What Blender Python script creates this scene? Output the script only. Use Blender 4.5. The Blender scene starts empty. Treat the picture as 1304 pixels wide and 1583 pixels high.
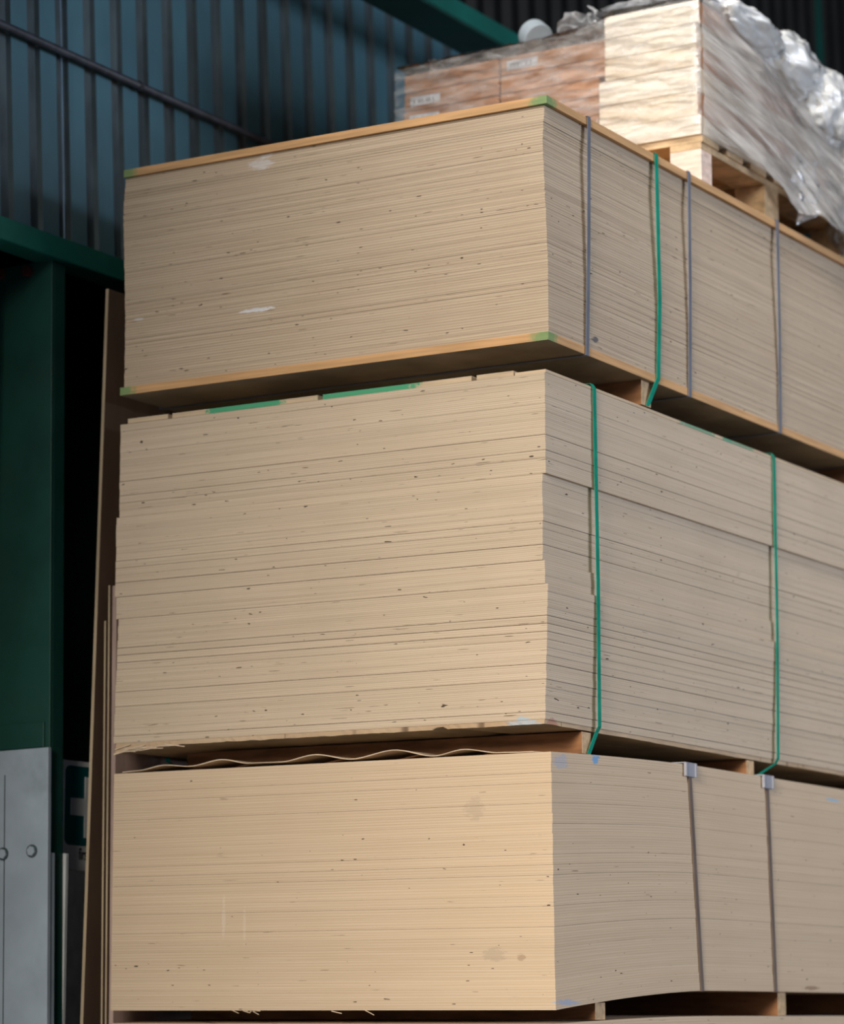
import bpy, math, random
from mathutils import Vector, Matrix, noise
random.seed(7)
S = bpy.context.scene
COL = S.collection
R = math.radians

# ------------------------------------------------------------------ camera
cam_d = bpy.data.cameras.new('camera'); cam = bpy.data.objects.new('camera', cam_d); COL.objects.link(cam)
S.camera = cam
H, T = 0.5392, 0.1679
fwd = Vector((-math.sin(H)*math.cos(T), math.cos(H)*math.cos(T), math.sin(T)))
cam.location = (3.189, -5.896, 1.6)
cam.rotation_euler = fwd.to_track_quat('-Z', 'Y').to_euler()
cam_d.sensor_fit = 'HORIZONTAL'; cam_d.sensor_width = 36
cam_d.lens = 4595/1304*36
cam_d.clip_end = 100
cam_d.dof.use_dof = True; cam_d.dof.focus_distance = 6.75; cam_d.dof.aperture_fstop = 3.2

# ------------------------------------------------------------------ world and lights
w = bpy.data.worlds.new('world'); S.world = w; w.use_nodes = True
bg = w.node_tree.nodes['Background']; bg.inputs[0].default_value = (0.55, 0.68, 0.9, 1); bg.inputs[1].default_value = 0.20

def area(name, loc, target, sx, sy, power, color, spread=180):
    d = bpy.data.lights.new(name, 'AREA'); d.shape = 'RECTANGLE'; d.size = sx; d.size_y = sy
    d.energy = power; d.color = color; d.spread = R(spread)
    o = bpy.data.objects.new(name, d); COL.objects.link(o); o.location = loc
    o.rotation_euler = (Vector(target)-Vector(loc)).to_track_quat('-Z', 'Y').to_euler()
    return o
# daylight through the big door behind the camera, and through the open side of the shed on the right
area('door_daylight', (2.0, -9.6, 4.6), (0.88, 0, 1.72), 2.2, 2.2, 52, (1.0, 0.905, 0.765), 33)
area('side_daylight', (8.5, 2.0, 3.4), (0, 0.8, 2.9), 4.0, 3.0, 160, (0.76, 0.84, 1.0), 120)
area('load_fill_light', (1.1, -3.6, 7.0), (0.15, 1.0, 4.2), 1.6, 1.6, 20, (1.0, 0.97, 0.93), 30)  # added fill lamp to brighten the wrapped load; the roof has no opening
S.view_settings.view_transform = 'Standard'; S.view_settings.look = 'None'
S.view_settings.gamma = 1; S.view_settings.use_curve_mapping = False
S.view_settings.exposure = 0.10

# ------------------------------------------------------------------ helpers
class MB:
    def __init__(s): s.v = []; s.f = []; s.mi = []
    def box(s, x0, x1, y0, y1, z0, z1, mi=0):
        n = len(s.v)
        s.v += [(x, y, z) for z in (z0, z1) for y in (y0, y1) for x in (x0, x1)]
        for q in ((0,2,3,1), (4,5,7,6), (0,1,5,4), (2,6,7,3), (0,4,6,2), (1,3,7,5)):
            s.f.append([n+i for i in q]); s.mi.append(mi)
        return s
    def obox(s, c, ax, ay, az, mi=0):
        """box from centre and three half axis vectors"""
        n = len(s.v); c = Vector(c); ax = Vector(ax); ay = Vector(ay); az = Vector(az)
        for k in (-1, 1):
            for j in (-1, 1):
                for i in (-1, 1): s.v.append(tuple(c+ax*i+ay*j+az*k))
        for q in ((0,2,3,1), (4,5,7,6), (0,1,5,4), (2,6,7,3), (0,4,6,2), (1,3,7,5)):
            s.f.append([n+i for i in q]); s.mi.append(mi)
        return s
    def cyl(s, a, b, r, n=16, mi=0, r2=None):
        a = Vector(a); b = Vector(b); d = (b-a).normalized(); r2 = r if r2 is None else r2
        u = d.orthogonal().normalized(); v = d.cross(u); k = len(s.v)
        for p, rr in ((a, r), (b, r2)):
            for i in range(n):
                t = 2*math.pi*i/n; s.v.append(tuple(p+u*math.cos(t)*rr+v*math.sin(t)*rr))
        for i in range(n):
            j = (i+1) % n; s.f.append([k+i, k+j, k+n+j, k+n+i]); s.mi.append(mi)
        s.f.append([k+i for i in reversed(range(n))]); s.mi.append(mi)
        s.f.append([k+n+i for i in range(n)]); s.mi.append(mi)
        return s
    def build(s, name, mats, parent=None, bevel=0, smooth=False, origin=None):
        me = bpy.data.meshes.new(name)
        o0 = Vector(origin) if origin else Vector((0, 0, 0))
        me.from_pydata([tuple(Vector(p)-o0) for p in s.v], [], s.f)
        if not isinstance(mats, (list, tuple)): mats = [mats]
        for m in mats: me.materials.append(m)
        for p, mi in zip(me.polygons, s.mi): p.material_index = mi; p.use_smooth = smooth
        me.update()
        o = bpy.data.objects.new(name, me); COL.objects.link(o); o.location = o0
        if parent:
            o.parent = parent
            o.location = o0-parent.location if origin else -parent.location
        if bevel:
            b = o.modifiers.new('bevel', 'BEVEL'); b.width = bevel; b.segments = 2; b.limit_method = 'ANGLE'
        return o

def tag(o, label, cat, group=None, kind=None):
    o['label'] = label; o['category'] = cat
    if group: o['group'] = group
    if kind: o['kind'] = kind
    return o
def struct(o):
    o['kind'] = 'structure'; return o
def empty(name, loc, label, cat, group=None):
    o = bpy.data.objects.new(name, None); COL.objects.link(o); o.location = loc
    return tag(o, label, cat, group)
def interp(t, pts):
    if t <= pts[0][0]: return pts[0][1]
    for (a, b), (c, d) in zip(pts, pts[1:]):
        if t <= c: return b+(d-b)*(t-a)/(c-a)
    return pts[-1][1]

# ------------------------------------------------------------------ materials
class NT:
    def __init__(s, name):
        s.m = bpy.data.materials.new(name); s.m.use_nodes = True
        s.t = s.m.node_tree; s.b = s.t.nodes['Principled BSDF']; s.out = s.t.nodes['Material Output']
    def n(s, kind, **kw):
        o = s.t.nodes.new(kind)
        for k, v in kw.items():
            if k.startswith('i_'):
                o.inputs[int(k[2:]) if k[2:].isdigit() else k[2:]].default_value = v
            else: setattr(o, k, v)
        return o
    def l(s, a, b): s.t.links.new(a, b)
    def math(s, op, a, b=None, c=None, clamp=False):
        o = s.t.nodes.new('ShaderNodeMath'); o.operation = op; o.use_clamp = clamp
        for i, x in enumerate((a, b, c)):
            if x is None: continue
            if isinstance(x, (int, float)): o.inputs[i].default_value = x
            else: s.l(x, o.inputs[i])
        return o.outputs[0]
    def mix(s, f, a, b, blend='MIX'):
        o = s.t.nodes.new('ShaderNodeMix'); o.data_type = 'RGBA'; o.blend_type = blend; o.clamp_factor = True
        for sock, x in ((o.inputs[0], f), (o.inputs[6], a), (o.inputs[7], b)):
            if isinstance(x, (int, float)): sock.default_value = x
            elif isinstance(x, tuple): sock.default_value = (*x, 1)[:4]
            else: s.l(x, sock)
        return o.outputs[2]
    def ramp(s, f, a, b):
        """smooth 0..1 between a and b"""
        o = s.t.nodes.new('ShaderNodeMapRange'); o.interpolation_type = 'SMOOTHSTEP'
        s.l(f, o.inputs[0]); o.inputs[1].default_value = a; o.inputs[2].default_value = b
        return o.outputs[0]
    def noise(s, vec, scale=1, detail=2, rough=.5):
        o = s.t.nodes.new('ShaderNodeTexNoise'); o.inputs['Scale'].default_value = scale
        o.inputs['Detail'].default_value = detail; o.inputs['Roughness'].default_value = rough
        s.l(vec, o.inputs['Vector']); return o.outputs[0]
    def comb(s, x, y, z):
        o = s.t.nodes.new('ShaderNodeCombineXYZ')
        for i, k in enumerate((x, y, z)):
            if isinstance(k, (int, float)): o.inputs[i].default_value = k
            else: s.l(k, o.inputs[i])
        return o.outputs[0]

def wood_edges(name, base, ply, light, pitch, marks=(), contrast=.35, dash=.72, sheetvar=.10, rough=.75):
    """cut edges of plywood: plies, fine fibres, small cracks and knots, paint marks placed on the pack"""
    k = NT(name)
    geo = k.n('ShaderNodeNewGeometry').outputs['Position']
    sep = k.n('ShaderNodeSeparateXYZ'); k.l(geo, sep.inputs[0]); X, Y, Z = sep.outputs
    u = k.math('ADD', X, Y)
    uv = k.n('ShaderNodeUVMap'); su = k.n('ShaderNodeSeparateXYZ'); k.l(uv.outputs[0], su.inputs[0]); V = su.outputs[1]
    rnd = k.n('ShaderNodeObjectInfo').outputs['Random']
    r100 = k.math('MULTIPLY', rnd, 137.0)
    # plies
    wob = k.noise(k.comb(k.math('MULTIPLY', u, 2.5), r100, 0.0), 1, 2)
    ph = k.math('ADD', k.math('MULTIPLY', V, 2*math.pi/pitch), k.math('MULTIPLY', wob, 2.5))
    band = k.math('MULTIPLY_ADD', k.math('SINE', ph), .5, .5)
    fib = k.noise(k.comb(k.math('MULTIPLY', u, 3.0), r100, k.math('MULTIPLY', V, 420)), 1, 3, .6)
    fib2 = k.noise(k.comb(k.math('MULTIPLY', u, 1.2), r100, k.math('MULTIPLY', V, 1100)), 1, 2, .6)
    fine = k.noise(k.comb(k.math('MULTIPLY', u, 55.0), r100, k.math('MULTIPLY', V, 900)), 1, 2, .6)
    f = k.math('MULTIPLY_ADD', band, .20, k.math('MULTIPLY', fib, .55))
    f = k.math('MULTIPLY_ADD', fib2, .25, f)
    c = k.mix(k.ramp(f, .50-contrast*.5, .50+contrast*.5), ply, light)
    c = k.mix(k.math('MULTIPLY', k.ramp(fine, .55, .8), .35), c, base)
    c = k.mix(k.math('MULTIPLY', k.ramp(k.noise(geo, 4.0, 3), .45, .7), .30), c, base)
    # per sheet tone
    tone = k.math('MULTIPLY_ADD', rnd, sheetvar*2, 1-sheetvar)
    hs = k.n('ShaderNodeHueSaturation'); k.l(c, hs.inputs['Color']); k.l(tone, hs.inputs['Value']); c = hs.outputs[0]
    # thin dark cracks along the plies and knots
    da = k.noise(k.comb(k.math('MULTIPLY', u, 14.0), r100, k.math('MULTIPLY', V, 330)), 1, 1, .5)
    c = k.mix(k.math('MULTIPLY', k.ramp(da, dash, dash+.05), .8), c, (.10, .055, .03))
    db = k.noise(k.comb(k.math('MULTIPLY', u, 55.0), r100, k.math('MULTIPLY', V, 190)), 1, 0)
    c = k.mix(k.math('MULTIPLY', k.ramp(db, dash+.085, dash+.12), .9), c, (.05, .03, .02))
    nn = k.noise(geo, 90, 3, .6)
    nm = k.noise(k.comb(k.math('MULTIPLY', u, 40), 0.0, k.math('MULTIPLY', Z, 130)), 1, 3, .7)
    for (mu, mz, hw, hh, colr, st) in marks:
        a = k.math('DIVIDE', k.math('SUBTRACT', u, mu), hw); b = k.math('DIVIDE', k.math('SUBTRACT', Z, mz), hh)
        d = k.math('ADD', k.math('MULTIPLY', a, a), k.math('MULTIPLY', b, b))
        d = k.math('ADD', d, k.math('MULTIPLY_ADD', nm, 3.6, -1.8))
        fac = k.math('MULTIPLY', k.math('SUBTRACT', 1.0, k.ramp(d, .35, 1.0)), st)
        c = k.mix(fac, c, colr)
    k.l(c, k.b.inputs['Base Color']); k.b.inputs['Roughness'].default_value = rough
    k.b.inputs['Specular IOR Level'].default_value = .25
    bp = k.n('ShaderNodeBump'); bp.inputs['Strength'].default_value = .25; bp.inputs['Distance'].default_value = .001
    k.l(f, bp.inputs['Height']); k.l(bp.outputs[0], k.b.inputs['Normal'])
    return k.m

def plain(name, col, rough=.6, metal=0, spec=.5, var=.12, scale=6, stretch=(1, 1, 1), dirt=None, dirtamt=.5, bump=0, emit=None):
    k = NT(name)
    geo = k.n('ShaderNodeNewGeometry').outputs['Position']
    vm = k.n('ShaderNodeVectorMath', operation='MULTIPLY'); k.l(geo, vm.inputs[0]); vm.inputs[1].default_value = stretch
    n1 = k.noise(vm.outputs[0], scale, 4, .6)
    dark = tuple(c*(1-var*2) for c in col); lite = tuple(min(1, c*(1+var)) for c in col)
    c = k.mix(k.ramp(n1, .3, .7), dark, lite)
    if dirt:
        n2 = k.noise(vm.outputs[0], scale*.45, 5, .7)
        c = k.mix(k.math('MULTIPLY', k.ramp(n2, .48, .72), dirtamt), c, dirt)
    k.l(c, k.b.inputs['Base Color']); k.b.inputs['Roughness'].default_value = rough
    k.b.inputs['Metallic'].default_value = metal; k.b.inputs['Specular IOR Level'].default_value = spec
    if bump:
        bp = k.n('ShaderNodeBump'); bp.inputs['Strength'].default_value = .4; bp.inputs['Distance'].default_value = bump
        k.l(n1, bp.inputs['Height']); k.l(bp.outputs[0], k.b.inputs['Normal'])
    return k.m

def board_mat(name, col, green=False, axis_long=True, edgespots=None):
    """board face or edge with optional green sprayed corners (world position of the pack corners)"""
    k = NT(name)
    geo = k.n('ShaderNodeNewGeometry').outputs['Position']
    sep = k.n('ShaderNodeSeparateXYZ'); k.l(geo, sep.inputs[0]); X, Y, Z = sep.outputs
    n1 = k.noise(k.comb(k.math('MULTIPLY', X, 5), k.math('MULTIPLY', Y, 5), k.math('MULTIPLY', Z, 120)), 1, 3)
    c = k.mix(k.ramp(n1, .3, .7), tuple(x*.82 for x in col), tuple(min(1, x*1.1) for x in col))
    nn = k.noise(geo, 60, 3, .6)
    if green:
        ex = k.math('MINIMUM', k.math('ABSOLUTE', X), k.math('ABSOLUTE', k.math('ADD', X, 1.22)))
        d = k.math('ADD', k.math('ADD', ex, k.math('ABSOLUTE', Y)), k.math('MULTIPLY_ADD', nn, .06, -.03))
        c = k.mix(k.math('MULTIPLY', k.math('SUBTRACT', 1.0, k.ramp(d, .02, .060)), .75), c, (.10, .30, .12))
    if edgespots:
        for (mu, hw, colr, st) in edgespots:
            u = k.math('ADD', X, Y)
            a = k.math('ABSOLUTE', k.math('SUBTRACT', u, mu))
            a = k.math('ADD', a, k.math('MULTIPLY_ADD', nn, .10, -.05))
            a = k.math('ADD', a, k.math('MULTIPLY', k.ramp(k.math('MINIMUM', k.math('ABSOLUTE', Y), k.math('ABSOLUTE', X)), .012, .03), 9.0))
            c = k.mix(k.math('MULTIPLY', k.math('SUBTRACT', 1.0, k.ramp(a, hw*.8, hw)), st), c, colr)
    k.l(c, k.b.inputs['Base Color']); k.b.inputs['Roughness'].default_value = .7; k.b.inputs['Specular IOR Level'].default_value = .25
    return k.m

def film_mat(name, milky, tint=(.92, .93, .95), rough=.12, streak=(1, 1, 1), scale=8, lo=.0, hi=.6, wrinkle=.004, fold=False, thru=.35):
    """stretch film: clear where it lies flat, whiter where it is bunched"""
    k = NT(name)
    geo = k.n('ShaderNodeNewGeometry').outputs['Position']
    vm = k.n('ShaderNodeVectorMath', operation='MULTIPLY'); k.l(geo, vm.inputs[0]); vm.inputs[1].default_value = streak
    vec = vm.outputs[0]
    if fold:      # folds fan out and fall away along the side of the load
        sp_ = k.n('ShaderNodeSeparateXYZ'); k.l(geo, sp_.inputs[0])
        vec = k.comb(k.math('MULTIPLY', k.math('MULTIPLY_ADD', sp_.outputs[1], .27, sp_.outputs[2]), 5.0), k.math('MULTIPLY', sp_.outputs[1], .5), 0.0)
    n1 = k.noise(vec, scale, 4, .6)
    n2 = k.noise(vec, scale*3, 3, .6)
    fac = k.n('ShaderNodeMapRange'); k.l(n1, fac.inputs[0]); fac.inputs[1].default_value = .35; fac.inputs[2].default_value = .68
    fac.inputs[3].default_value = lo; fac.inputs[4].default_value = hi
    tr = k.n('ShaderNodeBsdfTransparent'); tr.inputs[0].default_value = (.97, .97, .98, 1)
    k.b.inputs['Base Color'].default_value = (*tint, 1); k.b.inputs['Roughness'].default_value = rough
    k.b.inputs['Specular IOR Level'].default_value = .8
    bp = k.n('ShaderNodeBump'); bp.inputs['Strength'].default_value = .8; bp.inputs['Distance'].default_value = wrinkle
    k.l(n2, bp.inputs['Height']); k.l(bp.outputs[0], k.b.inputs['Normal'])
    tl = k.n('ShaderNodeBsdfTranslucent'); tl.inputs[0].default_value = (*tint, 1)
    m0 = k.n('ShaderNodeMixShader'); m0.inputs[0].default_value = thru
    k.l(k.b.outputs[0], m0.inputs[1]); k.l(tl.outputs[0], m0.inputs[2])
    m1 = k.n('ShaderNodeMixShader'); k.l(fac.outputs[0], m1.inputs[0]); k.l(tr.outputs[0], m1.inputs[1]); k.l(m0.outputs[0], m1.inputs[2])
    gl = k.n('ShaderNodeBsdfGlossy'); gl.inputs['Roughness'].default_value = rough; k.l(bp.outputs[0], gl.inputs['Normal'])
    m2 = k.n('ShaderNodeMixShader'); fr = k.n('ShaderNodeFresnel'); fr.inputs[0].default_value = 1.45; k.l(bp.outputs[0], fr.inputs['Normal'])
    k.l(k.math('MULTIPLY', fr.outputs[0], 1.4, clamp=True), m2.inputs[0]); k.l(m1.outputs[0], m2.inputs[1]); k.l(gl.outputs[0], m2.inputs[2])
    k.l(m2.outputs[0], k.out.inputs[0])
    return k.m

WHITE = (.75, .76, .80); BLUE = (.16, .36, .62); GREYB = (.36, .41, .52); BRN = (.30, .19, .12)
M = {}
M['top_ply'] = wood_edges('thin_plywood_edges', (.46, .345, .245), (.42, .31, .215), (.61, .495, .365), .0065, [
    (-.80, 3.680, .040, .016, WHITE, .45), (-.785, 3.700, .020, .008, WHITE, .4), (-.81, 3.310, .055, .006, WHITE, .8),
    (-1.17, 3.33, .02, .003, WHITE, .6), (.235, 3.185, .02, .008, (.12, .11, .12), .9)], contrast=.34, dash=.735, sheetvar=.055)
M['mid_ply'] = wood_edges('thick_plywood_edges', (.51, .405, .295), (.49, .38, .27), (.66, .54, .41), .0045, [
    (-.07, 2.262, .02, .010, (.35, .50, .62), .7), (.02, 2.262, .02, .006, (.45, .20, .17), .6),
    (-1.13, 2.262, .03, .003, WHITE, .3)], contrast=.42, dash=.735, sheetvar=.035)
M['low_ply'] = wood_edges('low_pack_plywood_edges', (.57, .43, .295), (.55, .41, .275), (.65, .51, .37), .0060, [
    (.045, 2.168, .040, .020, GREYB, .55), (.215, 2.186, .020, .014, BLUE, .9), (.06, 1.630, .065, .008, GREYB, .85),
    (1.60, 2.176, .055, .004, (.25, .50, .68), .9), (1.68, 1.685, .03, .006, BLUE, .6),
    (-.20, 2.065, .03, .030, (.42, .33, .24), .4), (-.15, 1.735, .035, .018, (.42, .33, .24), .5), (-.08, 1.73, .012, .010, BRN, .5),
    (-.89, 1.83, .006, .055, (.70, .60, .48), .45), (-.83, 1.81, .005, .05, (.70, .60, .48), .35),
    (1.42, 1.672, .06, .006, BRN, .8)], contrast=.40, dash=.76, sheetvar=.03)
M['cover'] = board_mat('orange_cover_board', (.62, .36, .17), green=True)
M['cover2'] = board_mat('strip_board', (.60, .46, .31), edgespots=[(-.845, .12, (.02, .33, .17), .9), (-.49, .15, (.02, .33, .17), .9), (.80, .10, (.05, .32, .2), .7), (1.05, .10, (.05, .32, .2), .6), (.98, .03, (.05, .32, .2), .6)])
M['ragged'] = wood_edges('ragged_bottom_sheet', (.42, .27, .16), (.40, .25, .14), (.60, .45, .30), .004, [
    (-.07, 2.25, .05, .02, (.40, .50, .60), .7), (.02, 2.25, .03, .02, (.45, .18, .14), .6)], contrast=.5, dash=.66)
M['under'] = plain('shaded_board_underside', (.36, .275, .175), .85, spec=.15, scale=4, var=.15)  # shade under the boards is put into this darker colour
M['veneer'] = plain('pale_veneer', (.68, .53, .38), .7, spec=.2, scale=8)
M['bearer'] = plain('bearer_wood', (.27, .13, .06), .75, spec=.2, scale=20, stretch=(.3, 1, 2), var=.18)
M['bearer_end'] = plain('bearer_end_grain', (.60, .42, .25), .8, spec=.2, scale=40, var=.15)
M['pallet'] = plain('pallet_wood', (.62, .44, .26), .75, spec=.2, scale=18, stretch=(1, 1, 2), var=.15)
M['pallet_block'] = plain('pallet_block_wood', (.78, .62, .52), .75, spec=.2, scale=30, stretch=(.5, 1, 3), var=.10, dirt=(.55, .30, .22), dirtamt=.5)
M['green_strap'] = plain('green_plastic_strap', (.01, .30, .20), .32, spec=.6, var=.10, scale=20)
M['steel_strap'] = plain('blue_grey_steel_strap', (.27, .285, .34), .33, metal=.4, var=.08, scale=10)
M['brown_strap'] = plain('brown_steel_strap', (.22, .165, .14), .45, metal=.3, var=.08, scale=10)
M['clip'] = plain('grey_plastic_guard', (.36, .36, .40), .45, var=.05)
M['green'] = plain('shaded_green_painted_steel', (.008, .062, .048), .5, spec=.4, scale=5, var=.12, dirt=(.02, .06, .05), dirtamt=.5)  # shaded copy of the green paint, the dimness is in the colour
M['green_lit'] = plain('lit_green_painted_steel', (.008, .135, .105), .5, spec=.4, scale=5, var=.10)  # lit copy of the same green, brighter colour stands for light on it
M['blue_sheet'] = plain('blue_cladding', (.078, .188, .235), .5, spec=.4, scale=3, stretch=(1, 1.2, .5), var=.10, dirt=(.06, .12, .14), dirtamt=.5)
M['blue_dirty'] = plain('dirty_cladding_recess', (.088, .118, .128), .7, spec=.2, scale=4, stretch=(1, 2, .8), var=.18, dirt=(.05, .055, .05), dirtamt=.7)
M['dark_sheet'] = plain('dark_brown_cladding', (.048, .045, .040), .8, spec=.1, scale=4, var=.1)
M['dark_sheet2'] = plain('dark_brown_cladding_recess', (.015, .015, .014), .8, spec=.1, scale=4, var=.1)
M['black'] = plain('black_void_wall', (.006, .007, .007), .9, spec=.0)
M['pipe'] = plain('dark_grey_pipe', (.055, .06, .075), .5, spec=.4, scale=25, var=.2)
M['red_bolt'] = plain('red_bolt_paint', (.09, .018, .012), .6)
M['white_steel'] = plain('white_painted_steel', (.40, .48, .56), .55, spec=.4, scale=5, var=.07, dirt=(.23, .28, .31), dirtamt=.8)
M['white_wall'] = plain('grubby_white_block_wall', (.80, .84, .86), .8, spec=.2, scale=6, var=.12, dirt=(.50, .53, .54), dirtamt=.8)
M['white_post'] = plain('white_post_paint', (.55, .57, .58), .6, scale=9, var=.08)
M['sign_white'] = plain('sign_white', (.86, .88, .90), .4, scale=9, var=.04)
M['sign_cross'] = plain('sign_cross_white', (.74, .77, .80), .4, scale=9, var=.04)
M['sign_green'] = plain('sign_green', (.0, .11, .12), .4, scale=9, var=.04)
M['ink'] = plain('sign_ink', (.02, .02, .02), .5)
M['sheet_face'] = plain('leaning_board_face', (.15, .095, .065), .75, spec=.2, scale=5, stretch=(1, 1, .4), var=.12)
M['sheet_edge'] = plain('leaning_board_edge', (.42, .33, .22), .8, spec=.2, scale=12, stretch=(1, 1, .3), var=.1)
M['pink_edge'] = plain('leaning_board_pink_edge', (.40, .29, .25), .8, spec=.2, scale=12, stretch=(1, 1, .3), var=.1)
M['carton'] = plain('brown_cardboard', (.55, .30, .17), .8, spec=.15, scale=7, var=.08)
M['cream'] = plain('cream_carton', (.90, .81, .68), .8, spec=.15, scale=7, var=.04)
M['cream2'] = plain('warm_cream_carton', (.84, .72, .56), .8, spec=.15, scale=7, var=.04)
M['paper'] = plain('white_label_paper', (.75, .78, .82), .6, scale=40, stretch=(1, 1, .4), var=.08)
M['roll'] = plain('white_roll', (.42, .49, .54), .6, var=.03)
M['concrete'] = plain('concrete_floor', (.30, .29, .27), .8, scale=2, var=.1, bump=.002)
M['roof'] = plain('roof_sheet', (.08, .085, .085), .8, scale=2)
M['film_front'] = film_mat('clear_stretch_film_front', 0, (.97, .97, .95), .12, (2.5, 2, 9), 5, .04, .36, .008, thru=.1)
M['film_side'] = film_mat('milky_stretch_film_side', 0, (.90, .85, .78), .2, (1, 1, 1), 5, .12, .92, .006, fold=True, thru=.12)
M['film_bag'] = film_mat('white_crumpled_film', 0, (.96, .955, .93), .25, (1, 1, 1), 6, .80, 1.0, .003, thru=.2)
M['film_scrap'] = film_mat('bright_crumpled_film', 0, (.93, .94, .96), .12, (1, 1, 1), 22, .35, .95, .004)
M['film_clear'] = film_mat('clear_crumpled_film', 0, (.90, .92, .96), .12, (1, 1, 1), 14, .12, .75, .004)

# ------------------------------------------------------------------ setting
LEN = 2.44
struct(MB().box(-4, 12, -12, 12, -.1, 0).build('floor', M['concrete']))
struct(MB().box(-4, 12, -6, 12, 7.4, 7.5).build('ceiling', M['roof']))
def corrugated(name, x, y0, y1, z0, z1, ma, mb, pitch=.1205, depth=.012, phase=0.):
    """box profile sheeting: proud flats in one paint, recessed flats in another"""
    b = MB(); prof = []
    y = y0-((y0-phase) % pitch)
    while y < y1:
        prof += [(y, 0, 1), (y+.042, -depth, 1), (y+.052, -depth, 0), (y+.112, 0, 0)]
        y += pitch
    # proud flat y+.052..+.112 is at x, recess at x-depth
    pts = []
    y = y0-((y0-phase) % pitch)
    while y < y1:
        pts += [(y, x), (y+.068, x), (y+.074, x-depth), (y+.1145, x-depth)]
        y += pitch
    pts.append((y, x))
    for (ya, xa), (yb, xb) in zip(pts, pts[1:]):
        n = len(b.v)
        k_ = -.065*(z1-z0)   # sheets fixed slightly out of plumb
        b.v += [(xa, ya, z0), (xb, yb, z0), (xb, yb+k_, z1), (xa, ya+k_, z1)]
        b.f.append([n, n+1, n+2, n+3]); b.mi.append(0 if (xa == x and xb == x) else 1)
    o = b.build(name, [ma, mb]); m = o.modifiers.new('thickness', 'SOLIDIFY'); m.thickness = .004
    return o
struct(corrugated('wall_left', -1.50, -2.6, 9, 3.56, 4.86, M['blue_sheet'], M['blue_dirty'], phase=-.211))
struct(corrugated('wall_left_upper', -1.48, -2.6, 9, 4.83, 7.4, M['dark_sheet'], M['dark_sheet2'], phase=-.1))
struct(MB().box(-1.75, -1.56, -3, -.2, 0, 3.56).box(-1.75, -1.5005, .104, 9, 0, 2.235).build('wall_left_low', M['white_wall']))
struct(MB().box(-3.2, -3.1, -3, 9, 0, 7.4).box(-3.2, -1.56, 8.9, 9, 0, 7.4).box(-3.2, -1.6, -3, 9, 3.9, 3.95).build('wall_outer', M['black']))
struct(MB().box(-1.5, 12, 9, 9.1, 0, 7.4).build('wall_back', M['dark_sheet']))
# green sheeting rail over the opening
struct(MB().box(-1.53, -1.45, -2.6, 9, 3.530, 3.590).build('trim_1', M['green_lit'], bevel=.003))
# lap edge of a cladding sheet, caught light painted in as a pale strip
struct(MB().obox((-1.497, .073, 4.21), (.002, 0, 0), (0, .0013, 0), (0, -.0403, .62)).build('trim_2', plain('lap_edge_highlight', (.25, .38, .52), .4)))
# dirty flashing over the rail
struct(MB().box(-1.505, -1.475, -2.6, 9, 3.590, 3.598).build('trim_3', M['blue_dirty']))

def column(y0, ztop, label, near):
    t = empty('steel_column', (-1.555, y0+.03, 0), label, 'column')
    b = MB()
    b.box(-1.66, -1.455, y0, y0+.010, 0, ztop)           # front flange
    b.box(-1.66, -1.47, y0+.045, y0+.055, 0, ztop)       # rear flange
    b.box(-1.565, -1.553, y0+.010, y0+.045, 0, ztop)     # web
    b.box(-1.475, -1.455, y0+.010, y0+.055, 0, ztop)     # lipped side
    b.build('column_shaft', M['green'] if near else M['green_lit'], t, bevel=.0015)
    if near:
        for x, z in ((-1.532, 3.508), (-1.622, 3.515)):
            MB().cyl((x, y0, z), (x, y0-.012, z), .016, 6).build('bolt', M['red_bolt'], t)['label'] = 'red bolt head'
        MB().box(-1.66, -1.47, y0-.006, y0, 2.265, 2.33).build('splice_plate', M['green'], t, bevel=.002)
        c = MB().box(-1.70, -1.443, y0-.022, y0-.008, 0, 2.262).box(-1.450, -1.446, y0-.008, y0+.012, 0, 2.0)
        c = c.build('casing', M['white_steel'], t, bevel=.002); c['label'] = 'white painted steel casing'
        MB().box(-1.5805, -1.5785, y0-.0235, y0-.0215, 0, 2.20).build('seam', M['pipe'], t)
        for x, z in ((-1.492, 2.005), (-1.583, 2.002)):
            g = MB().cyl((x, y0-.022, z), (x, y0-.025, z), .0165, 16).build('washer', M['blue_dirty'], t)
            MB().cyl((x, y0-.024, z), (x, y0-.0285, z), .0125, 6).build('bolt', M['white_steel'], t)['label'] = 'white painted bolt head'
    t.rotation_euler.y = -.020; t.location.x += .054*(1 if near else 1.7)
    return t
column(.03, 3.53, 'green steel column with white cased foot left of the plywood packs', True)
column(5.09, 7.3, 'green steel column in the dark far right behind the wrapped pallet', False)
tag(MB().box(-1.50, -1.433, .0865, .1005, 0, 2.003).build('post', M['white_post'], bevel=.003), 'narrow white post with a square top beneath the first aid sign corner', 'post')

# green beam overhead
t = empty('overhead_beam', (-1.17, 2, 4.55), 'green steel beam high up, running behind the wrapped pallet', 'beam')
MB().box(-1.112, -1.10, -2.4, 5.0, 4.548, 4.605).build('beam_web', M['green_lit'], t, bevel=.002)
MB().box(-1.25, -1.10, -2.4, 5.0, 4.538, 4.548).box(-1.25, -1.24, -2.4, 5.0, 4.548, 4.60).build('beam_flange', M['green'], t, bevel=.002)
for y in (-2.0, 4.6):
    MB().box(-1.50, -1.12, y, y+.06, 4.60, 4.64).build('beam_bracket', M['green'], t)

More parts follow.
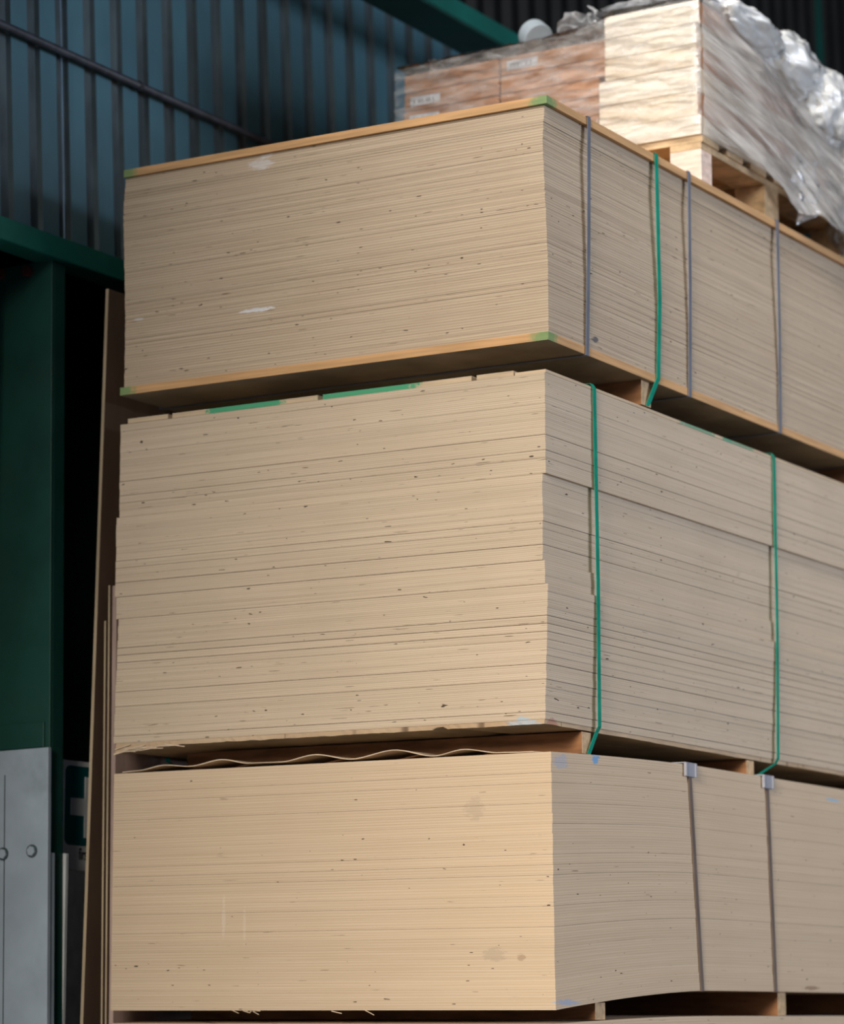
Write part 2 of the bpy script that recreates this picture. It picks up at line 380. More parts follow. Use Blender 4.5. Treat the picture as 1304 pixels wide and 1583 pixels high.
# conduit on the wall
t = empty('conduit', (-1.47, 2, 4.10), 'dark grey pipe running along the blue corrugated wall', 'pipe')
MB().cyl((-1.475, -2.6, 4.10), (-1.475, 8.9, 4.10), .011, 16).build('pipe_run', M['pipe'], t, smooth=True)
for i in range(12):
    y = -2.3+i*.9
    MB().cyl((-1.475, y-.008, 4.10), (-1.475, y+.008, 4.10), .0135, 12).box(-1.50, -1.475, y-.008, y+.008, 4.094, 4.106).build('pipe_clip', M['pipe'], t)

# ------------------------------------------------------------------ first aid sign
sy0, sy1, sz0, sz1 = .130, .378, 1.966, 2.245
t = empty('first_aid_sign', (-1.50, .254, 1.966), 'first aid sign with white cross on green, half hidden by leaning boards', 'sign')
def rounded(y0, y1, z0, z1, r, x0, x1, name, m):
    b = MB(); pts = []
    for cy, cz, a0 in ((y1-r, z0+r, -90), (y1-r, z1-r, 0), (y0+r, z1-r, 90), (y0+r, z0+r, 180)):
        for i in range(7):
            a = R(a0+i*15); pts.append((cy+r*math.cos(a), cz+r*math.sin(a)))
    n = len(pts)
    for x in (x0, x1): b.v += [(x, p[0], p[1]) for p in pts]
    for i in range(n):
        j = (i+1) % n; b.f.append([i, j, n+j, n+i]); b.mi.append(0)
    b.f.append(list(reversed(range(n)))); b.mi.append(0); b.f.append([n+i for i in range(n)]); b.mi.append(0)
    return b.build(name, m, t)
rounded(sy0, sy1, sz0, sz1, .006, -1.500, -1.490, 'sign_plate', M['sign_white'])
rounded(sy0+.022, sy1-.022, 2.030, 2.232, .018, -1.4905, -1.4885, 'green_panel', M['sign_green'])
cy = (sy0+sy1)/2; cz = 2.128
MB().box(-1.489, -1.4868, cy-.080, cy+.080, cz-.022, cz+.022).box(-1.489, -1.4866, cy-.022, cy+.022, cz-.078, cz+.078).build('cross', M['sign_cross'], t)
for y in (sy0+.01, sy1-.01):
    MB().cyl((-1.490, y, 1.981), (-1.487, y, 1.981), .004, 10).build('screw', M['ink'], t)
fc = bpy.data.curves.new('lettering_curve', 'FONT'); fc.body = 'first aid'; fc.size = .044; fc.extrude = .0004; fc.align_x = 'CENTER'
fo = bpy.data.objects.new('lettering_tmp', fc); COL.objects.link(fo)
bpy.context.view_layer.update()
me = bpy.data.meshes.new_from_object(fo.evaluated_get(bpy.context.evaluated_depsgraph_get()))
bpy.data.objects.remove(fo)
me.transform(Matrix(((0, 0, 1, 0), (.62, 0, 0, 0), (0, 1, 0, 0), (0, 0, 0, 1)))); me.materials.clear(); me.materials.append(M['ink'])
lo = bpy.data.objects.new('lettering', me); COL.objects.link(lo); lo.parent = t; lo.location = Vector((-1.4892, cy, 1.994))-t.location

# ------------------------------------------------------------------ leaning boards
def leaning(name, xt, xb, ztop, th, depth, me_, mf, label, y0=.05):
    """sheet on its edge, foot on the floor, top tipped towards the packs"""
    xt0 = xt; k = (xt-xb)/(ztop-1.58); xf = xt-k*ztop
    b = MB(); n = 0
    for z, x in ((0, xf), (ztop, xt)):
        b.v += [(x, y0, z), (x+th, y0, z), (x+th, y0+depth, z), (x, y0+depth, z)]
    b.f = [[3, 2, 1, 0], [4, 5, 6, 7], [0, 1, 5, 4], [1, 2, 6, 5], [2, 3, 7, 6], [3, 0, 4, 7]]
    b.mi = [0, 0, 0, 1, 0, 1]
    return tag(b.build(name, [me_, mf]), label, 'board')
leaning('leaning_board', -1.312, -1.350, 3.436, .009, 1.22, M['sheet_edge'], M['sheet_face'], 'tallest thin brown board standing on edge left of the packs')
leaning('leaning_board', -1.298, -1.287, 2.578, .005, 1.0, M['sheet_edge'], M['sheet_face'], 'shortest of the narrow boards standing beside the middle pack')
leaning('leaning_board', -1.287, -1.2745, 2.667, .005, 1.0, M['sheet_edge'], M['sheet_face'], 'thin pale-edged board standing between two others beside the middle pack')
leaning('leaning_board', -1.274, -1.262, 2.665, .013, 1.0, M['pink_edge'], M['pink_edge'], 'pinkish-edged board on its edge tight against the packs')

# ------------------------------------------------------------------ plywood sheets
def sheet(name, x0, x1, y0, y1, zf, th, mat, seed, nx=8, ny=16, wave=.0006, split=True, zt=None):
    """one sheet: grid top and bottom following zf(x, y); UV v = height inside the sheet"""
    ox, oy = (x0+x1)/2, (y0+y1)/2; oz = zf(ox, oy)
    v = []; ys = [y0+(y1-y0)*(j/ny)**1.5 for j in range(ny+1)]; xs = [x0+(x1-x0)*i/nx for i in range(nx+1)]
    for top in (0, 1):
        for j, y in enumerate(ys):
            for i, x in enumerate(xs):
                wv = noise.noise((x*2.2, y*2.2, seed*.02))*wave
                ej = noise.noise((x*9+seed, y*9, seed*1.7))*.0006
                xx = x+(ej if i in (0, nx) else 0); yy = y+(ej if j in (0, ny) else 0)
                v.append((xx-ox, yy-oy, (zt(x, y) if (zt and top) else zf(x, y)+top*th)+wv-oz))
    W = nx+1; N = W*(ny+1); f = []; uvz = []
    def vid(i, j, t): return t*N+j*W+i
    for j in range(ny):
        for i in range(nx):
            f.append([vid(i, j, 1), vid(i+1, j, 1), vid(i+1, j+1, 1), vid(i, j+1, 1)])
            f.append([vid(i, j, 0), vid(i, j+1, 0), vid(i+1, j+1, 0), vid(i+1, j, 0)])
    for i in range(nx):
        f.append([vid(i, 0, 0), vid(i+1, 0, 0), vid(i+1, 0, 1), vid(i, 0, 1)])
        f.append([vid(i+1, ny, 0), vid(i, ny, 0), vid(i, ny, 1), vid(i+1, ny, 1)])
    for j in range(ny):
        f.append([vid(nx, j, 0), vid(nx, j+1, 0), vid(nx, j+1, 1), vid(nx, j, 1)])
        f.append([vid(0, j+1, 0), vid(0, j, 0), vid(0, j, 1), vid(0, j+1, 1)])
    me = bpy.data.meshes.new(name); me.from_pydata(v, [], f)
    uv = me.uv_layers.new(name='UVMap')
    for lp in me.loops:
        q = v[lp.vertex_index]; uv.data[lp.index].uv = (q[0]+q[1], th if lp.vertex_index >= N else 0)
    me.materials.append(mat); me.update()
    o = bpy.data.objects.new(name, me); COL.objects.link(o); o.location = (ox, oy, oz)
    return o

ONES = 'zeroth first second third fourth fifth sixth seventh eighth ninth tenth eleventh twelfth thirteenth fourteenth fifteenth sixteenth seventeenth eighteenth nineteenth'.split()
def ordinal(n):
    if n < 20: return ONES[n]
    tens = ('', '', 'twenty', 'thirty', 'forty', 'fifty')[n//10]
    return (tens[:-1]+'ieth') if n % 10 == 0 else tens+'-'+ONES[n % 10]
def nth(i, n, top, bottom):
    return ordinal(n-i)+' from '+top if n-i <= i+1 else ordinal(i+1)+' up from '+bottom
# --- top pack
def flat(z): return lambda x, y: z
ZT0, ZT1 = 3.138, 3.7245; CV = .021
n_top = 84; pt = (ZT1-ZT0-2*CV)/n_top
for i in range(n_top):
    tt = i/(n_top-1); xo = interp(tt, [(0, .001), (.3, .000), (.6, -.006), (.85, -.012), (1, -.008)])+random.uniform(-.0006, .0006)
    yo = interp(tt, [(0, .003), (.4, .004), (.8, .003), (1, .006)])+random.uniform(-.0006, .0006)
    gap = random.choice((.0001, .0001, .0002, .0002, .0003, .0009)) if i else .0002
    o = sheet('plywood_sheet', -1.214+xo, -.001+xo, yo, LEN+yo, flat(ZT0+CV+i*pt), pt-gap, M['top_ply'], i, 6, 10, .0003)
    if i == n_top-1:
        tag(o, 'thin plywood sheet directly under the orange board capping the top pack', 'plywood sheet', 'thin sheets of the top pack')
    elif i == 0:
        tag(o, 'thin plywood sheet resting on the orange base board of the top pack', 'plywood sheet', 'thin sheets of the top pack')
    else:
        tag(o, 'thin plywood sheet of the top pack, '+nth(i, n_top, 'its orange cap board', 'its orange base board'), 'plywood sheet', 'thin sheets of the top pack')
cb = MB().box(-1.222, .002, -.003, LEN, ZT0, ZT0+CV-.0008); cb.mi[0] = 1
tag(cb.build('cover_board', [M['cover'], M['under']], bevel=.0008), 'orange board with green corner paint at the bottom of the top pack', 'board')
tag(MB().box(-1.222, .002, -.003, LEN, ZT1-CV+.0012, ZT1).build('cover_board', M['cover'], bevel=.0008), 'orange board with green corner paint capping the top pack', 'board')

# --- middle pack
ZM0, ZM1 = 2.262, 3.064
n_mid = 44; pm = (ZM1-ZM0)/n_mid
for i in range(n_mid):
    z = ZM0+i*pm
    if z > 2.815: xo = -.009; g = 'up'
    elif z > 2.615: xo = -.018; g = 'mid'
    elif z > 2.56: xo = -.013; g = 'mid'
    else: xo = interp(z, [(2.262, -.014), (2.56, -.005)]); g = 'low'
    xo += random.uniform(-.0007, .0007); yo = random.uniform(-.0008, .0008)+(.001 if g == 'mid' else 0)
    gap = random.choice((.0002, .0002, .0004, .0007, .0012))
    o = sheet('plywood_sheet', -1.211+xo, xo, yo, LEN+yo, flat(z), pm-gap, M['mid_ply'], 100+i, 8, 12, .0004)
    if i == n_mid-1: lab = 'thick plywood sheet at the top of the middle pack, under the notched strips'
    elif i == 0: lab = 'thick plywood sheet lying on the ragged base sheet of the middle pack'
    else: lab = 'thick plywood sheet'+{'up': ' in the overhanging layers', 'mid': ' in the set-back layers', 'low': ''}[g]+' of the middle pack, '+nth(i, n_mid, 'its top', 'its bottom')
    tag(o, lab, 'plywood sheet', 'thick sheets of the middle pack, '+{'up': 'upper layers', 'mid': 'set-back layers', 'low': 'lower half'}[g])
# notched cover strips with green paint
labs = ['leftmost cover strip on the middle pack, bare wood with chipped end', 'cover strip on the middle pack with two green paint patches, left of centre',
        'cover strip on the middle pack with one long green paint patch', 'short bare cover strip on the middle pack near its corner']
for (xa, xb), lb in zip(((-1.198, -1.075), (-1.062, -.632), (-.618, -.205), (-.190, -.092)), labs):
    tag(sheet('cover_strip', xa, xb, .001, LEN-.02, flat(ZM1), .012, M['cover2'], int(xa*-100), 6, 12, .0005), lb, 'board')
tag(sheet('cover_strip', -.090, -.009, .004, LEN-.01, flat(ZM1), .007, M['cover2'], 55, 4, 12, .0005), 'thin rim strip along the right edge on top of the middle pack', 'board')
# ragged base sheet of the middle pack
def ragged():
    nx, ny, v, f = 90, 60, [], []
    x0, x1, y0, y1 = -1.218, -.016, .0, LEN
    zt = 2.2615
    # perimeter ribbon with jagged bottom edge, plus flat inner bottom and top
    per = [(x0+(x1-x0)*i/nx, y0) for i in range(nx)]+[(x1, y0+(y1-y0)*j/ny) for j in range(ny)]
    per += [(x1-(x1-x0)*i/12, y1) for i in range(12)]+[(x0, y1-(y1-y0)*j/12) for j in range(12)]
    n = len(per); b = MB()
    def low(x, y):
        a = .0105+.002*noise.noise((x*30, y*30, 3))
        if y < .01 and x < -1.03: a += .012*max(0, min(1, (-1.03-x)/.15))+.005*noise.noise((x*90, 1, 2))
        if y < .01 and -.30 < x < -.27: a -= .006
        return zt-a
    for x, y in per:
        j = noise.noise((x*50, y*50, 7))*.003
        q = (x if y > 0 else x, y+(j if y == y0 else 0))
        b.v.append((q[0]+(j if x == x1 and y > 0 else 0), q[1], zt))
    for x, y in per:
        j = noise.noise((x*80, y*80, 9))*.004
        b.v.append((x+(j if x == x1 and y > 0 else 0), y+(j if y == y0 else 0), low(x, y)))
    for i in range(n):
        j = (i+1) % n; b.f.append([i, n+i, n+j, j]); b.mi.append(0)
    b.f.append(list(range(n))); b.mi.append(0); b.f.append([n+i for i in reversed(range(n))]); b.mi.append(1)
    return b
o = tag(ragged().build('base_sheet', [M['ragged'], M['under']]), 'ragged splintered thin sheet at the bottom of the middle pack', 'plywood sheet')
for i in range(16):
    x = -1.212+random.random()*.16; z = 2.252-random.random()*.014*(1-(x+1.212)/.2)
    l = random.uniform(.012, .035); a = random.uniform(-.15, .22)
    MB().obox((x+l*.5, -.002-random.random()*.003, z), (l*math.cos(a), 0, l*math.sin(a)), (0, .0012, 0), (0, 0, .0011)).build('splinter', M['veneer'], o)

# --- bottom pack, with sagging front corner
ZB0, ZB1 = 1.661, 2.209; n_low = 25; pb = (ZB1-ZB0)/n_low
def sag(z, y, A=None):
    A = interp(z, [(ZB0, .0485), (ZB1, .0215)]) if A is None else A
    s = max(0., 1-y/.80)
    return -A*s**1.55
def sagf(z): return lambda x, y: z+sag(z, y)
for i in range(n_low):
    z = ZB0+i*pb; xo = interp(i/(n_low-1), [(0, .007), (1, 0)])+random.uniform(-.0006, .0006)
    yo = random.uniform(-.0003, .0003); gap = random.choice((.0001, .0001, .0002, .0002, .0005))
    o = sheet('plywood_sheet', -1.222+xo*.3, xo, yo, LEN+yo, sagf(z), pb-gap, M['low_ply'], 200+i, 6, 26, .0002, zt=(lambda q, g_: lambda x, y: q+sag(min(q, ZB1), y)-g_)(z+pb, gap))
    if i == n_low-1: lab = 'pale plywood sheet on top of the lowest visible pack, under the wavy veneer'
    elif i == 0: lab = 'pale plywood sheet at the bottom of the sagging pack, chipped along its lower edge'
    else: lab = 'pale plywood sheet of the sagging lower pack, '+nth(i, n_low, 'its top', 'its bottom')
    tag(o, lab, 'plywood sheet', 'sheets of the sagging lower pack')
low_first = [o for o in COL.objects if o.name.startswith('plywood_sheet') and 'chipped' in o.get('label', '')][0]
for i in range(9):
    x = -.87+random.random()*.10+(.3 if i > 6 else 0); a = random.uniform(-.6, .3); l = random.uniform(.005, .016)
    MB().obox((x, -.0015, 1.612-random.random()*.004), (l*math.cos(a), 0, l*math.sin(a)), (0, .0012, 0), (0, 0, .0009)).build('splinter', M['veneer'], low_first)

# wavy veneer lying on the bottom pack
zw = [(-1.20, 2.190), (-1.155, 2.1915), (-1.073, 2.202), (-.996, 2.196), (-.904, 2.208), (-.824, 2.196), (-.729, 2.195), (-.636, 2.208), (-.533, 2.193), (-.417, 2.209), (-.308, 2.1905), (-.230, 2.202), (-.137, 2.1905), (-.05, 2.1885)]
def cr(x):
    for i in range(len(zw)-1):
        if x <= zw[i+1][0] or i == len(zw)-2:
            a, b = zw[i], zw[i+1]; t_ = (x-a[0])/(b[0]-a[0]); t_ = max(0, min(1, t_)); t_ = t_*t_*(3-2*t_)
            return a[1]+(b[1]-a[1])*t_
b = MB(); nx, ny = 110, 14
for j in range(ny+1):
    y = .004+j/ny*.160
    for i in range(nx+1):
        x = -1.20+i/nx*1.15
        z0 = 2.209+sag(2.209, y)+.0012; a = max(0, cr(x+.02*math.sin(y*6))-2.189)
        b.v.append((x, y, z0+a*max(.1, 1-y*.8)))
for j in range(ny):
    for i in range(nx):
        k = j*(nx+1)+i; b.f.append([k, k+1, k+nx+2, k+nx+1]); b.mi.append(0)
o = tag(b.build('veneer_sheet', M['veneer'], smooth=True), 'thin wavy veneer sheet rippling along the top of the sagging pack', 'veneer sheet')
m = o.modifiers.new('thickness', 'SOLIDIFY'); m.thickness = .0022; m.offset = 1
# loose slat in the gap
tag(MB().obox((-.86, .30, 2.228), (.045, .02, .010), (-.004, .012, 0), (0, 0, .0025)).build('wood_slat', M['veneer']), 'short pale slat lying askew in the gap above the wavy veneer', 'slat')

# --- pack below, mostly under the frame
n_b = 44; zb0 = .10; pq = (1.600-zb0)/n_b
for i in range(n_b):
    z = zb0+i*pq
    zf = (lambda z: lambda x, y: z+sag(0, y, .018*(z/1.6)))(z)
    yo = random.uniform(-.001, .001)
    o = sheet('plywood_sheet', -1.215, .0+random.uniform(-.001, .001), yo, LEN+yo, zf, pq-.0004, M['low_ply'], 300+i, 4, 20, .0002)
    tag(o, 'uppermost plywood sheet of the pack at the bottom edge, under the lowest bearers' if i == n_b-1 else 'plywood sheet of the pack on the floor, '+nth(i, n_b, 'its top', 'its bottom'), 'plywood sheet', 'sheets of the pack nearest the floor')

# ------------------------------------------------------------------ bearers
def bearer(y0, y1, z0, z1, x1, label, group, x0=-1.12, notch=0):
    b = MB().box(x0, x1, y0, y1, z0, z1)
    b.mi[5] = 1
    return tag(b.build('bearer', [M['bearer'], M['bearer_end']], bevel=.0012), label, 'bearer', group)
# between top and middle packs
for y, lb in ((.500, 'wooden bearer with green strap around it, between top and middle packs'), (1.86, 'far wooden bearer between top and middle packs')):
    bearer(y, y+.052, ZM1+.0122, ZT0, -.012, lb, 'bearers between top and middle packs')
for y, lb in ((.180, 'near wooden bearer under the middle pack with green strap end'), (1.083, 'second wooden bearer under the middle pack, above a grey strap guard'), (2.05, 'far wooden bearer under the middle pack')):
    bearer(y, y+.045, ZB1+.0005+sag(2.209, y+.045)+.0008, 2.2482, -.016, lb, 'bearers under the middle pack', -1.13)
for y, zt, lb in ((.210, None, 'near wooden bearer below the sagging pack corner'), (1.222, None, 'second wooden bearer below the sagging pack, with a nail hole'), (2.05, None, 'far wooden bearer below the sagging pack')):
    z1 = 1.661+sag(1.661, y+.0)-.0005
    bearer(y, y+.05, 1.6005+sag(0, y+.05, .018), z1, -.004, lb, 'bearers under the sagging pack', -1.13)
for y, nm in ((.2, 'near'), (1.2, 'middle'), (2.1, 'far')):
    bearer(y, y+.09, 0, zb0-.0002 if y > .8 else zb0-.002, -.02, nm+' floor bearer carrying the lowest plywood pack', 'floor bearers')

# ------------------------------------------------------------------ straps
def strap(name, pts, width, mat, label, group, cat='strap', closed=True):
    """ribbon through points (x, y, z) running in the x-z plane, width along y"""
    b = MB(); P = [Vector(p) for p in pts]
    for p in P:
        b.v += [(p.x, p.y-width/2, p.z), (p.x, p.y+width/2, p.z)]
    n = len(P)
    for i in range(n if closed else n-1):
        j = (i+1) % n; b.f.append([2*i, 2*i+1, 2*j+1, 2*j]); b.mi.append(0)
    o = b.build(name, mat); m = o.modifiers.new('thickness', 'SOLIDIFY'); m.thickness = .0011; m.offset = 0
    return tag(o, label, cat, group)
def loop(ya, yb, z0, z1, xl=-1.2295, xr=.0055):
    return [(xr, yb, z0-.001), (xr+.0015, (ya+yb)/2, (z0+z1)/2), (xr, ya, z1+.001), (xl, ya, z1+.001), (xl, yb, z0-.001)]
for ya, yb, lb in ((.204, .184, 'blue-grey steel strap nearest the corner of the top pack'), (.752, .738, 'blue-grey steel strap just right of the green strap on the top pack'),
                   (1.298, 1.290, 'grey steel strap on the top pack over the set of three lower bearers'), (1.86, 1.84, 'far grey steel strap on the top pack at the right')):
    strap('steel_strap', loop(ya, yb, ZT0-.0008, ZT1+.0005), .0165, M['steel_strap'], lb, None)
strap('plastic_strap', [(-.009, .528, ZM1+.0135), (.0015, .553, ZT0-.004), (.0055, .560, ZT0+.012), (.007, .570, 3.35), (.0055, .565, ZT1+.001), (-1.2295, .565, ZT1+.001), (-1.2295, .55, ZT0), (-1.1225, .528, ZM1+.0135)], .019, M['green_strap'], 'green plastic strap around the top pack and its bearer', None, closed=False)
def greenmid(ya, yb, yc, zt, label, xl=-1.232):
    strap('plastic_strap', [(-.012, yc, zt), (-.008, yb, 2.250), (.000, yb, 2.263), (.0005, (ya+yb)/2, 2.6), (-.004, ya, 3.068), (-.011, ya, ZM1+.0145), (-1.20, ya, ZM1+.0145), (xl, ya, 3.063), (xl, yb, 2.235), (-1.135, yc, zt)], .0165, M['green_strap'], label, None, closed=False)
greenmid(.236, .238, .206, 2.198, 'near green plastic strap down the middle pack to its first bearer')
greenmid(1.266, 1.245, 1.140, 2.212, 'far green plastic strap down the middle pack, kicking in to its second bearer')
for ya, yb, zb, lb in ((.706, .747, 1.661, 'brown steel strap under the near grey guard on the sagging pack'), (1.165, 1.180, 1.661, 'brown steel strap under the far grey guard on the sagging pack')):
    zt = 2.209+sag(2.209, ya); z0 = zb+sag(zb, yb)
    strap('steel_strap', [(.0105, yb, z0-.001), (.0065, (ya+yb)/2, (z0+zt)/2), (.0035, ya, zt+.0008), (-1.2255, ya, zt+.0008), (-1.2255, yb, z0-.001)], .017, M['brown_strap'], lb, None)
    # plastic corner guard under the strap top
    g = empty('strap_guard', (.0, ya, zt), 'grey plastic corner guard on the '+('near' if ya < 1 else 'far')+' brown strap of the sagging pack', 'corner guard')
    MB().box(.0038, .0075, ya-.032, ya+.032, zt-.030, zt+.004).build('guard_side', M['clip'], g, bevel=.001)
    MB().box(-.035, .0075, ya-.032, ya+.032, zt+.0016, zt+.0046).build('guard_top', M['clip'], g, bevel=.001)
    MB().box(.0075, .0100, ya-.030, ya-.024, zt-.029, zt+.004).box(.0075, .0100, ya+.024, ya+.030, zt-.029, zt+.004).build('guard_rib', M['clip'], g)

# ------------------------------------------------------------------ wrapped pallet on top
PZ = ZT1
PX0, PX1, PY0, PY1 = -.97, -.03, .90, 1.90
t = empty('pallet', ((PX0+PX1)/2, (PY0+PY1)/2, PZ), 'wooden pallet standing on the top plywood pack under the wrapped load', 'pallet')
for x in (PX0, (PX0+PX1)/2-.045, PX1-.09):
    for y, hy in ((PY0, .065), (1.30, .09), (1.81, .09)):
        MB().box(x, x+.09, y, y+hy, PZ+.0003, PZ+.106).build('block', M['pallet_block'] if y == PY0 else M['pallet'], t, bevel=.002)
for x in (PX0, (PX0+PX1)/2-.045, PX1-.09):
    MB().box(x, x+.09, PY0, PY1, PZ+.106, PZ+.124).build('stringer_board', M['pallet'], t, bevel=.0015)
for i in range(7):
    y = PY0+i*(PY1-PY0-.1)/6
    MB().box(PX0, PX1+.005, y, y+.1, PZ+.124, PZ+.142).build('deck_board', M['pallet'], t, bevel=.0015)

LZ = PZ+.1425
def carton(x0, x1, y0, y1, z0, z1, mat, label, group, lab=False, tilt=0):
    th = empty('carton', ((x0+x1)/2, (y0+y1)/2, z0), label, 'carton', group)
    b = MB(); nx = 8
    b.box(x0, x1, y0, y1, z0+.0004, z1-.0012)
    if isinstance(mat, list): b.mi[5] = 1
    b.build('box_body', mat, th, bevel=.003)
    if lab:
        MB().box(x0+.02, x0+.115, y0-.001, y0+.002, z0+.012, z1-.014).build('label', M['paper'], th)['label'] = 'white paper label'
        bb = MB()
        for i in range(9):
            xx = x0+.028+i*.008+random.random()*.002
            bb.box(xx, xx+random.uniform(.001, .004), y0-.0014, y0+.001, z0+.018, z1-.022)
        bb.build('label_print', M['ink'], th)
    return th
for i in range(6):
    z0 = LZ+i*.0525
    top3 = i >= 3
    carton(-.945+random.uniform(-.004, .004), -.640, PY0+.012, 1.80, z0, z0+.0525, M['carton'],
           ['bottom brown carton of the left column on the pallet', 'second brown carton up in the left column on the pallet', 'third brown carton up in the left column on the pallet', 'lower of the two white-labelled brown cartons at the left end', 'upper of the two white-labelled brown cartons at the left end', 'top brown carton of the left column, above the white labels'][i], 'brown cartons, left column', lab=(i in (3, 4)))
    carton(-.634, -.3335 if i < 4 else -.3125, PY0+.010+random.uniform(-.003, .003), 1.80, z0, z0+.0525, M['carton'],
           'brown carton in the middle column of the load, '+('bottom layer' if i == 0 else ordinal(i+1)+' layer up' if i < 5 else 'topmost, with a white label'), 'brown cartons, middle column', lab=(i == 5))
zc = [3.8675, 3.922, 3.990, 4.058, 4.118, 4.175, 4.238]
xr = [-.026, -.038, -.038, -.038, -.040, -.030, -.028]
for i in range(6):
    carton(-.328 if i < 3 else -.3095, xr[i], PY0+(.0 if i else -.006), 1.82, zc[i], zc[i+1], [M['cream2'] if i in (1, 3) else M['cream'], M['carton'] if i % 2 else M['cream2']],
           ['cream carton at the bottom of the load, right above the pallet corner', 'cream carton second from the bottom at the load corner', 'cream carton third from the bottom at the load corner',
            'cream carton below the set-back step at the load corner', 'cream carton second from the top at the load corner', 'topmost cream carton at the load corner'][i], 'cream cartons at the load corner')

def grid_obj(name, mat, P, nu, nv, parent=None, thick=.0006):
    b = MB()
    for j in range(nv+1):
        for i in range(nu+1): b.v.append(tuple(P(i/nu, j/nv)))
    for j in range(nv):
        for i in range(nu):
            k = j*(nu+1)+i; b.f.append([k, k+1, k+nu+2, k+nu+1]); b.mi.append(0)
    return b.build(name, mat, parent, smooth=True)
def nz(x, y, z): return noise.noise((x, y, z))
def ridge(x, y, z): return 1-abs(noise.noise((x, y, z)))*2

wrap = empty('stretch_film', (-.45, 1.35, LZ), 'clear and milky stretch film wrapped around the palletised cartons', 'plastic film')
# front skirt over the -y side
def Pf(u, v):
    x = -.955+u*.955; z = 3.868+v*(interp(x, [(-.95, .325), (-.4, .335), (-.3, .36), (-.03, .372)]))
    y = PY0-.011-.006*ridge(x*3, z*26+x*4, 1)-.004*ridge(x*9, z*60, 5)
    if x > -.045: y += (x+.045)*.25
    return (min(x, -.022), y, z)
grid_obj('film_front', M['film_front'], Pf, 150, 90, wrap)
# side skirt over the +x side: folds fan out from the corner and fall away
def Ps(u, v):
    y = PY0-.006+u*1.02; s = y-PY0
    zb = interp(s, [(0, 3.868), (.12, 3.862), (.30, 3.842), (.42, 3.80), (.50, 3.765), (.60, 3.78), (.75, 3.76), (.9, 3.735), (1.1, 3.73)])+.012*nz(s*14, 3, 1)*min(1, s*4)
    zb = max(zb, 3.738); zt = interp(s, [(0, 4.240), (.12, 4.246), (.3, 4.25), (.6, 4.22), (1.1, 4.18)])
    z = zb+(zt-zb)*v
    q = (z-4.2)+s*.30*(1.15-v)            # fold coordinate, falls away from the corner
    f = .020*ridge(q*13, s*1.0, 2)+.012*ridge(q*30, s*1.6, 8)+.004*ridge(q*70, s*3, 4)
    x = -.022+f*(.25+min(1, s*3.5)*1.0)+.045*math.sin(min(1, s/.9)*math.pi*.5)*(1-v)**1.2*.8
    x = max(x, -.024)
    return (x, y, z)
grid_obj('film_side', M['film_side'], Ps, 200, 150, wrap)
# top sheet loosely gathered
def Pt(u, v):
    x = -.955+u*.93; y = PY0-.012+v*.92
    z = 4.20+interp(x, [(-.95, 0), (-.5, .004), (-.33, .02), (-.28, .046), (-.02, .040)])
    e = min(1, (u)*12, (1-u)*12, v*14+.12)
    z += e*(.014*ridge(x*9, y*9, 3)+.010*ridge(x*24, y*20, 6)+.010*(nz(x*5, y*5, 1)+.5))
    return (x, y, z)
grid_obj('film_top', M['film_clear'], Pt, 120, 100, wrap)
# crumpled lumps of spare film
def lump(name, c, r, seed, mat, amp=.28, freq=3.0, parent=None, rot=0):
    b = MB(); nu, nv = 72, 40
    for j in range(nv+1):
        th = math.pi*j/nv
        for i in range(nu):
            ph = 2*math.pi*i/nu
            d = Vector((math.sin(th)*math.cos(ph), math.sin(th)*math.sin(ph), math.cos(th)))
            k = 1+amp*(ridge(d.x*freq*.6+seed, d.y*freq*.6, d.z*freq*.6)*.6-.2)+amp*.35*ridge(d.x*freq*1.3, d.y*freq*1.0+seed, d.z*freq*1.6)-amp*.25+amp*.22*ridge(d.x*freq*2.4, d.y*freq*2.0, d.z*freq*2.4+seed)+amp*.05*ridge(d.x*freq*5, d.y*freq*4, d.z*freq*5+seed)
            p = Vector((d.x*r[0]*k, d.y*r[1]*k, d.z*r[2]*k)); p.rotate(Matrix.Rotation(rot, 3, 'X'))
            b.v.append((c[0]+p.x, c[1]+p.y, c[2]+p.z))
    for j in range(nv):
        for i in range(nu):
            k = j*nu+i; k2 = j*nu+(i+1) % nu; b.f.append([k, k+nu, k2+nu, k2]); b.mi.append(0)
    return b.build(name, mat, parent, smooth=True)
lump('gathered_film', (-.06, 1.18, 4.235), (.10, .20, .045), 1, M['film_bag'], parent=wrap, rot=-.1)
lump('gathered_film', (-.02, 1.46, 4.20), (.075, .17, .075), 5, M['film_bag'], parent=wrap, rot=-.25)
lump('gathered_film', (.015, 1.64, 4.13), (.07, .13, .095), 9, M['film_bag'], parent=wrap, rot=-.2)
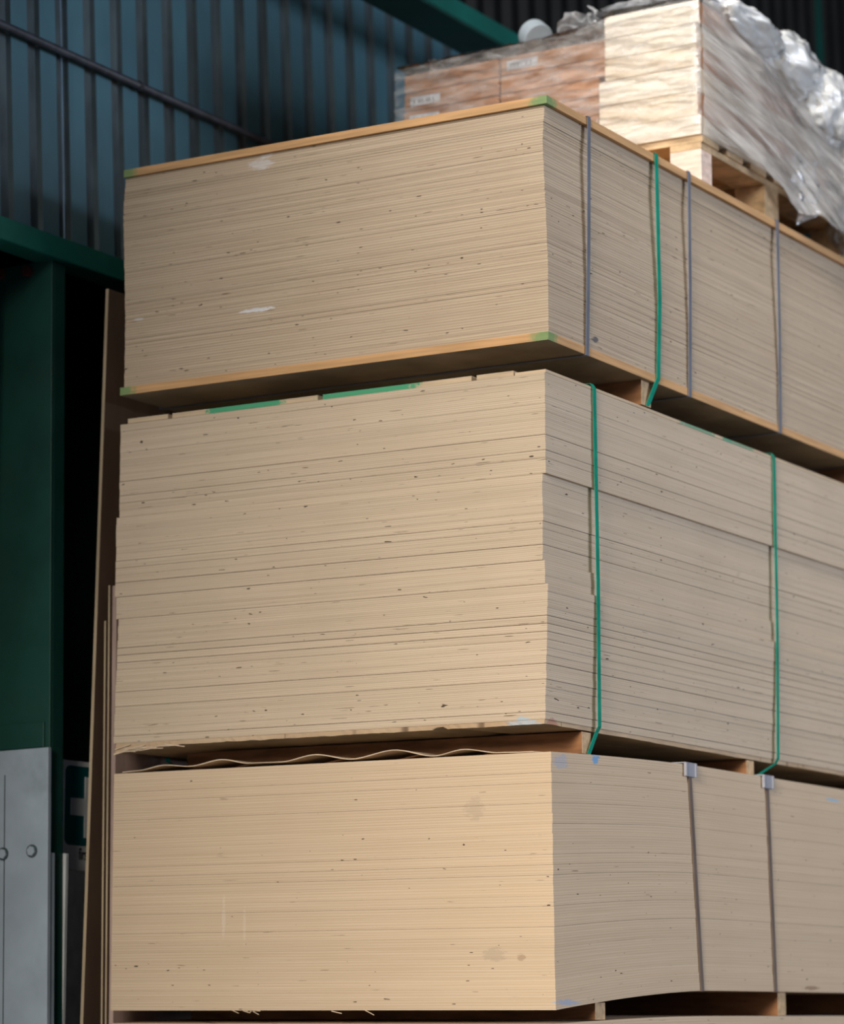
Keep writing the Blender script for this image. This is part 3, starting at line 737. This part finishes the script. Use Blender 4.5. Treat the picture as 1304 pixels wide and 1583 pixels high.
lump('gathered_film', (.02, 1.80, 4.06), (.065, .085, .14), 14, M['film_bag'], parent=wrap)
lump('gathered_film', (-.02, 1.83, 3.885), (.05, .07, .12), 18, M['film_side'], parent=wrap)
lump('gathered_film', (-.20, .98, 4.262), (.17, .07, .028), 22, M['film_clear'], parent=wrap)
# hanging tail of film
def Ptail(u, v):
    y = 1.40+u*.16-v*.02; z = 3.95-v*.205*(1-.5*abs(u-.45)); x = .012+.03*math.sin(u*9)*(.4+v)*.5+.012*nz(u*6, v*6, 3)
    return (x, y, z)
grid_obj('film_tail', M['film_side'], Ptail, 30, 30, wrap)

# loose things on top of the load
def crumple(name, c, sx, sz, seed, label, sy=.03, lean=0.):
    def P(u, v):
        a = (u-.5)*2; w_ = 1-v*.75*(1-.3*math.sin(seed))
        x = c[0]+a*sx*w_+lean*v*sx+.15*sx*nz(u*4+seed, v*4, 1)
        z = c[2]+v*sz*(1-.25*abs(a))+.12*sz*nz(u*5, v*5+seed, 2)
        y = c[1]+sy*math.sin(a*3.2+seed)*(.5+v)+sy*1.1*nz(u*6, v*6, seed)
        return (x, y, z)
    return tag(grid_obj(name, M['film_scrap'], P, 40, 30), label, 'plastic film')
crumple('film_scrap', (-.405, PY0+.06, 4.20), .095, .105, 2, 'peaked scrap of clear film sticking up left of the cream cartons', .03, .1)
crumple('film_scrap', (-.835, PY0+.03, 4.165), .050, .050, 6, 'small twist of clear film at the left top end of the load', .02, -.25)
crumple('film_scrap', (-.70, PY0+.06, 4.185), .09, .03, 9, 'low grey crumple of film on the brown cartons', .03, .0)
t = empty('tub_lid', (-.53, PY0+.03, 4.18), 'white round tub lid tilted up on the brown cartons beside the peaked film', 'lid')
MB().cyl((-.525, PY0+.03, 4.222), (-.555, PY0+.047, 4.248), .043, 36).build('lid_disc', M['roll'], t, bevel=.004)
o = MB().obox((-.60, PY0+.16, 4.225), (.055, .0, .028), (0, .06, 0), (-.006, 0, .010)).build('cardboard_offcut', M['carton'], bevel=.002)
tag(o, 'tilted brown cardboard offcut behind the white round lid', 'cardboard')
